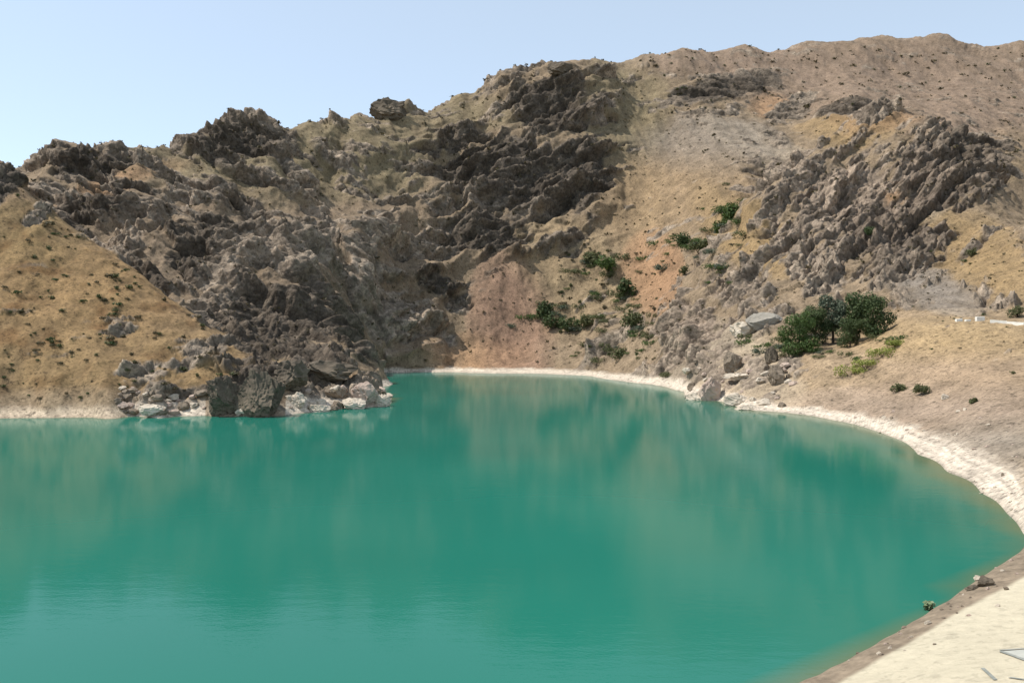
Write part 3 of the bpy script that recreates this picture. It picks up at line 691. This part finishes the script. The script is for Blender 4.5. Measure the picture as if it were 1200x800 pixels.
stones(36, (985, 1195, 655, 775), (2, 5.5), "small stone lying on the brown strip at the near water's edge", "stones of the near bank", strip=True, picks=(0, 2, 2, 3), name="bank_stone", cat="stone")

# ------------------------------------------------------------------ plants
def leaf_cloud(lobes, count, size, r, hollow=.55):
    """leaf clumps spread through a set of ellipsoid lobes: quads in random attitudes"""
    co = []; fa = []
    wts = [l[1][0] * l[1][1] * l[1][2] for l in lobes]; tot = sum(wts)
    for (c, rad), w in zip(lobes, wts):
        for _ in range(max(6, int(count * w / tot))):
            d = Vector((r.gauss(0, 1), r.gauss(0, 1), r.gauss(0, 1))).normalized()
            rr = r.uniform(hollow, 1.0) ** .6 * (1 + .14 * r.gauss(0, 1))
            p = Vector((c[0] + d.x * rad[0] * rr, c[1] + d.y * rad[1] * rr, c[2] + d.z * rad[2] * rr))
            nrm = (d + Vector((r.gauss(0, .7), r.gauss(0, .7), r.gauss(.3, .7)))).normalized()
            t1 = nrm.orthogonal().normalized(); t1.rotate(Matrix.Rotation(r.uniform(0, 6.28), 3, nrm)); t2 = nrm.cross(t1)
            s = size * r.uniform(.6, 1.4)
            b = len(co)
            co += [p - t1 * s, p + t2 * s * .6, p + t1 * s, p - t2 * s * .6]
            fa.append((b, b + 1, b + 2, b + 3))
    return co, fa
def leaf_mesh(name, lobes, count, size, mat, seed, floor=None):
    r = random.Random(seed)
    co, fa = leaf_cloud(lobes, count, size, r)
    me = bpy.data.meshes.new(name); me.from_pydata([c[:] for c in co], [], fa); me.materials.append(mat)
    return me
def tube(bm, pts, radii, seg=7):
    rings = []
    for i, p in enumerate(pts):
        a = (pts[min(i + 1, len(pts) - 1)] - pts[max(i - 1, 0)]).normalized()
        t1 = a.orthogonal().normalized(); t2 = a.cross(t1)
        rings.append([bm.verts.new(p + (t1 * math.cos(k * 2 * math.pi / seg) + t2 * math.sin(k * 2 * math.pi / seg)) * radii[i]) for k in range(seg)])
    for i in range(len(rings) - 1):
        for k in range(seg):
            bm.faces.new((rings[i][k], rings[i][(k + 1) % seg], rings[i + 1][(k + 1) % seg], rings[i + 1][k]))
    bm.faces.new(rings[-1]); bm.faces.new(list(reversed(rings[0])))
def tree(u, v, wpx, hpx, mat, label, seed, group=None, leaves=5200, cat="tree", lo=40, hi=2000, trunk_share=.02):
    p = spot(u, v, lo, hi); s = p.y / 1000
    w = wpx * s / 2; h = hpx * s
    r = random.Random(seed)
    root = link("broadleaf_tree", None, label=label, category=cat); root.location = (p.x, p.y, p.z - .2)
    if group: root["group"] = group
    lobes = []
    for k in range(11):
        zz = r.uniform(trunk_share + .12, .92)
        wid = w * (1.0 - abs(zz - .5) * 1.15) * .72
        a = r.uniform(0, 6.28)
        rad = w * r.uniform(.24, .46)
        lobes.append(((math.cos(a) * wid, math.sin(a) * wid, zz * h), (rad, rad, rad * r.uniform(.7, 1.0))))
    lobes.append(((0, 0, h * .58), (w * .5, w * .5, h * .3)))
    link("crown", leaf_mesh("crown", lobes, leaves, h * .021, mat, seed), root)
    bm = bmesh.new()
    top = Vector((r.uniform(-.1, .1) * w, r.uniform(-.1, .1) * w, h * .7))
    tube(bm, [Vector((0, 0, -.5)), Vector((0, 0, h * .2)), top * .65, top], [h * .03, h * .024, h * .016, h * .006])
    for c, rad in lobes[:7]:
        st = Vector((0, 0, h * r.uniform(.18, .4)))
        tube(bm, [st, (st + Vector(c)) * .5 + Vector((0, 0, h * .03)), Vector(c)], [h * .013, h * .009, h * .003], 5)
    me = bpy.data.meshes.new("trunk"); bm.to_mesh(me); bm.free(); me.materials.append(M_BARK)
    link("trunk", me, root)
    return root
tree(936, 418, 46, 52, L_MID, "mid green low tree at the lower left end of the tree clump", 1)
tree(955, 404, 40, 44, L_DARK, "dark green tree second from the left in the clump on the right slope", 2)
tree(976, 402, 40, 58, L_BLUE, "grey green tall tree in the middle of the right slope clump", 3)
tree(996, 407, 34, 34, L_DARK, "small dark tree in front of the two big trees of the clump", 4)
tree(1003, 402, 44, 60, L_DARK, "tall dark tree right of the grey green one in the clump", 5)
tree(1023, 396, 46, 56, L_DARK, "broad dark tree at the right end of the clump on the right slope", 6)
tree(945, 395, 34, 36, L_DARK, "dark tree at the back left of the clump beside the grey rock face", 7)

def bush(u, v, wpx, hpx, mat, label, seed, group=None, leaves=700, lo=40, hi=2000, name="bush", cat="bush"):
    p = spot(u, v, lo, hi) if name == 'bush' else Vector(((u - 600) / 1000 * yw(v), yw(v), -.1)); s = p.y / 1000
    w = wpx * s / 2; h = hpx * s
    r = random.Random(seed)
    root = link(name, None, label=label, category=cat); root.location = (p.x, p.y, p.z)
    if group: root["group"] = group
    lobes = [((r.uniform(-.6, .6) * w, r.uniform(-.4, .4) * w, h * r.uniform(.25, .6)), (w * r.uniform(.3, .5), w * r.uniform(.3, .5), h * r.uniform(.25, .42))) for _ in range(7)]
    link("foliage", leaf_mesh("foliage", lobes, leaves, max(h * .07, .25), mat, seed), root)
    bm = bmesh.new()
    for c, rad in lobes[:5]:
        tube(bm, [Vector((0, 0, -.3)), Vector(c) * .5, Vector(c)], [h * .03, h * .022, h * .008], 5)
    me = bpy.data.meshes.new("stems"); bm.to_mesh(me); bm.free(); me.materials.append(M_BARK)
    link("stem", me, root)
    return root
bush(994, 440, 44, 14, L_LIME, "yellow green bush at the lower left end of the bright patch on the sandy slope", 20)
bush(1014, 432, 38, 13, L_LIME, "yellow green bush in the middle of the bright patch on the sandy slope", 21)
bush(1032, 420, 42, 15, L_LIME, "yellow green bush at the upper end of the bright patch on the sandy slope", 22)
bush(1047, 407, 26, 9, L_LIME, "smallest yellow green bush at the top of the bright patch near the trees", 23)
bush(1053, 461, 22, 11, L_OLIVE, "low olive bush, left one of the pair on the sandy slope", 24)
bush(1081, 463, 22, 13, L_OLIVE, "low olive bush, right one of the pair on the sandy slope", 25)
bush(1140, 474, 10, 7, L_OLIVE, "tiny olive bush low on the gravel slope right of the pair", 26)
bush(638, 372, 22, 20, L_DARK, "dark green bush at the upper left corner of the bush row in the valley", 30)
bush(648, 385, 30, 20, L_DARK, "dark green bush at the lower left of the bush row in the valley", 31)
bush(668, 387, 30, 17, L_DARK, "dark green bush in the middle of the bush row in the valley", 32)
bush(686, 384, 24, 16, L_OLIVE, "olive bush at the right end of the bush row in the valley", 33)
bush(693, 312, 28, 18, L_OLIVE, "olive bush, left one of the upper pair below the central crag", 34)
bush(714, 318, 34, 20, L_MID, "mid green bush, right one of the upper pair below the central crag", 35)
bush(737, 348, 24, 24, L_DARK, "dark bush at the foot of the orange cliff in the valley", 36)
bush(748, 384, 34, 24, L_OLIVE, "olive bush beside the mauve rocks in the valley", 37)
bush(726, 420, 26, 16, L_OLIVE, "olive bush just above the far shore", 38)
bush(858, 258, 28, 24, L_MID, "mid green bush, upper one in the gully left of the right crag", 39)
bush(846, 274, 22, 18, L_MID, "mid green bush, lower one in the gully left of the right crag", 40)
bush(800, 288, 24, 18, L_DARK, "dark bush, left one in the row above the golden spur", 41)
bush(818, 298, 26, 20, L_OLIVE, "olive bush, right one in the row above the golden spur", 42)
bush(806, 322, 14, 12, L_OLIVE, "small olive bush below the row on the golden spur", 43)
bush(780, 442, 26, 8, L_OLIVE, "flat olive bush on the white far shore", 44)
bush(1020, 276, 16, 12, L_DARK, "dark bush clinging to the middle of the right crag", 45)
bush(1138, 300, 14, 10, L_OLIVE, "olive bush on the golden slope above the road wall", 46)
bush(1192, 372, 30, 14, L_OLIVE, "olive bush behind the right end of the white road wall", 47)
bush(1088, 714, 15, 13, L_REED, "pale green reeds standing in the shallows off the near bank", 48, name="reed_clump", cat="reeds", leaves=60)

mid_bush = []
for k, mat in enumerate([L_OLIVE, L_OLIVE, L_MID, L_BLUE]):
    r = random.Random(700 + k)
    lobes = [((r.uniform(-.9, .9), r.uniform(-.6, .6), r.uniform(.15, .4)), (r.uniform(.35, .6), r.uniform(.35, .5), r.uniform(.2, .38))) for _ in range(8)]
    mid_bush.append(leaf_mesh("gully_bush", lobes, 420, .085, mat, 700 + k))
for (uc, vc, su, sv, n_) in [(700, 312, 16, 7, 7), (662, 374, 26, 10, 7), (738, 350, 9, 16, 6), (748, 385, 16, 14, 7), (726, 415, 20, 8, 5), (854, 258, 12, 16, 8), (812, 292, 20, 9, 8), (680, 350, 30, 18, 6), (905, 412, 10, 8, 6), (960, 412, 26, 6, 8), (1030, 398, 12, 5, 4), (835, 312, 14, 12, 4)]:
    for _ in range(int(n_ * 2)):
        u, v = rng.gauss(uc, su * 1.15), rng.gauss(vc, sv)
        p = spot(u, v)
        if MISS > 8 or p.z < 3: continue
        o = link("gully_bush", mid_bush[rng.randrange(4)], label="olive green bush in the loose thickets of the gullies and around the trees", category="bush", group="bushes of the loose thickets")
        w = rng.uniform(4, 10) * p.y / 1000
        o.scale = (w, w * .9, w * rng.uniform(.9, 1.3)); o.rotation_euler = (0, 0, rng.uniform(-.6, .6)); o.location = p
# small shrubs dotted on the hillsides
sh_var = []
for k, mat in enumerate([L_DRY, L_OLIVE, L_DRY, L_DARK]):
    r = random.Random(300 + k)
    lobes = [((r.uniform(-.5, .5), r.uniform(-.5, .5), r.uniform(.3, .7)), (r.uniform(.4, .6),) * 2 + (r.uniform(.3, .5),)) for _ in range(4)]
    sh_var.append(leaf_mesh("hillside_shrub", lobes, 110, .2, mat, 300 + k))
def shrubs(n, boxes, size, label, group, accept=None):
    k = tries = 0
    while k < n and tries < n * 30:
        tries += 1
        b = rng.choice(boxes)
        u = rng.uniform(b[0], b[1]); v = rng.uniform(b[2], b[3])
        p = spot(u, v)
        if p.z < 4 or MISS > 6: continue
        if accept and not accept(p): continue
        if fbm(np.array([p.x / 22]), np.array([p.y / 22]), 2, 401)[0] < rng.uniform(-.35, .35): continue
        o = link("hillside_shrub", sh_var[rng.randrange(4)], label=label, category="shrub", group=group)
        s = rng.uniform(*size) * p.y / 1000 * .5 * (1.5 if rng.random() < .12 else 1)
        o.scale = (s * rng.uniform(.8, 1.4), s * rng.uniform(.8, 1.3), s * rng.uniform(.7, 1.2))
        o.rotation_euler = (0, 0, rng.uniform(0, 6.28)); o.location = p; k += 1
shrubs(155, [(0, 290, 230, 470)], (3, 10), "small dark shrub dotted on the golden grassy hill on the left", "shrubs on the golden hill", lambda p: p.y < 345)
shrubs(50, [(640, 780, 290, 425)], (3, 8), "small dark shrub dotted on the tan valley floor behind the far shore", "shrubs in the valley", lambda p: p.y < 680)
shrubs(60, [(760, 1200, 55, 130)], (2.5, 5.5), "small dark shrub dotted on the high brown ridge at the upper right", "shrubs on the high ridge", lambda p: p.y > 560)
shrubs(30, [(1060, 1200, 270, 470)], (2, 5), "small dark shrub dotted on the golden slope around the road wall", "shrubs by the road")
# the rest of the scrub, too fine to count
co = []; fa = []
for _ in range(2600):
    u = rng.uniform(20, 1200); v = rng.uniform(60, 430)
    p = spot(u, v)
    if p.z < 6 or p.y < 330 or MISS > 6: continue
    s = rng.uniform(.35, 1.0) * p.y / 600 * (1.6 if rng.random() < .1 else 1)
    for q in range(9):
        d = Vector((rng.gauss(0, .6), rng.gauss(0, .6), abs(rng.gauss(.3, .4)))) * s
        nrm = Vector((rng.gauss(0, 1), rng.gauss(0, 1), rng.gauss(0, 1))).normalized(); t1 = nrm.orthogonal(); t2 = nrm.cross(t1)
        b = len(co); c = p + d; e = s * .55
        co += [(c - t1 * e)[:], (c + t2 * e * .7)[:], (c + t1 * e)[:], (c - t2 * e * .7)[:]]; fa.append((b, b + 1, b + 2, b + 3))
me = bpy.data.meshes.new("scrub"); me.from_pydata(co, [], fa); me.materials.append(L_DRY)
link("scrub", me, kind="stuff", label="sparse dark scrub speckling the mountainsides", category="scrub")

# ------------------------------------------------------------------ road with its white wall, up on the shelf at the right
def ribbon_mesh(name, pts, mat):
    bm = bmesh.new(); vs = [bm.verts.new(p) for p in pts]; bm.faces.new(vs)
    me = bpy.data.meshes.new(name); bm.to_mesh(me); bm.free(); me.materials.append(mat); return me
wall_pts = []
for u, v in [(1120, 376.5), (1140, 377), (1160, 378), (1180, 379.5), (1200, 381), (1260, 383)]:
    p = spot(u, v, 240, 330); wall_pts.append(p)
bm = bmesh.new()
def slab(bm, a, b, th, h, z0=-.8):
    d = (b - a); d.z = 0; n_ = Vector((-d.y, d.x, 0)).normalized() * th
    vs = [bm.verts.new(q) for q in (a - n_ + Vector((0, 0, z0)), b - n_ + Vector((0, 0, z0)), b + n_ + Vector((0, 0, z0)), a + n_ + Vector((0, 0, z0)),
                                    a - n_ + Vector((0, 0, h)), b - n_ + Vector((0, 0, h)), b + n_ + Vector((0, 0, h)), a + n_ + Vector((0, 0, h)))]
    for f in ((3, 2, 1, 0), (4, 5, 6, 7), (0, 1, 5, 4), (1, 2, 6, 5), (2, 3, 7, 6), (3, 0, 4, 7)): bm.faces.new([vs[i] for i in f])
root = link("roadside_wall", None, label="low whitewashed roadside wall on the shelf at the right edge", category="wall"); root.location = wall_pts[0]
for i in range(2, len(wall_pts) - 1): slab(bm, wall_pts[i] - wall_pts[0], wall_pts[i + 1] - wall_pts[0], .25, .75 if i % 2 else .9)
me = bpy.data.meshes.new("parapet"); bm.to_mesh(me); bm.free(); me.materials.append(M_WALL); link("parapet", me, root)
for (ua, ub, hh, nm) in [(1143.5, 1153, 1.5, "pier"), (1131, 1137, .7, "low_block"), (1120, 1127, .8, "low_block")]:
    pa, pb = [Vector(((uu - 600) / 1000 * 282, 282, 0)) for uu in (ua, ub)]
    pa.z = zat(pa.x, pa.y); pb.z = zat(pb.x, pb.y)
    bm = bmesh.new(); slab(bm, pa - wall_pts[0], pb - wall_pts[0], .6, hh); bmesh.ops.bevel(bm, geom=bm.edges[:], offset=.08, segments=1, affect='EDGES')
    me = bpy.data.meshes.new(nm); bm.to_mesh(me); bm.free(); me.materials.append(M_WALL); link(nm, me, root)

# ------------------------------------------------------------------ painted letters on the near bank
def paint(name, strokes, label, mat, fill=None):
    root = link(name, None, label=label, category="painted letter")
    o0 = spot(*strokes[0][0]); root.location = o0
    def drape(poly, lift, nm, m):
        bm = bmesh.new(); vs = []
        for p in poly: vs.append(bm.verts.new((p.x - o0.x, p.y - o0.y, 0)))
        f = bm.faces.new(vs); bmesh.ops.triangulate(bm, faces=[f])
        for _ in range(3): bmesh.ops.subdivide_edges(bm, edges=bm.edges[:], cuts=1, use_grid_fill=True)
        for q in bm.verts: q.co.z = zat(q.co.x + o0.x, q.co.y + o0.y) - o0.z + lift
        bmesh.ops.recalc_face_normals(bm, faces=bm.faces)
        me = bpy.data.meshes.new(nm); bm.to_mesh(me); bm.free(); me.materials.append(m); link(nm, me, root)
    for a, b, th in strokes:
        pa, pb = spot(*a), spot(*b); d = pb - pa; d.z = 0; nn = Vector((-d.y, d.x, 0)).normalized() * th
        drape([pa - nn, pb - nn, pb + nn, pa + nn], .06, "stroke", mat)
    if fill: drape([spot(*q) for q in fill], .045, "fill", M_WHITEPAINT)
paint("painted_letter", [((1171, 763), (1224, 759), .11), ((1172, 764), (1204, 781), .13)], "grey outlined letter corner with white fill painted on the pale bank, the upper one", M_PAINT, [(1174, 764), (1222, 761), (1226, 778), (1204, 779)])
paint("painted_letter", [((1151, 788), (1166, 803), .11), ((1182, 795), (1210, 800), .10)], "grey painted letter strokes on the pale bank below the white filled one", M_PAINT, None)
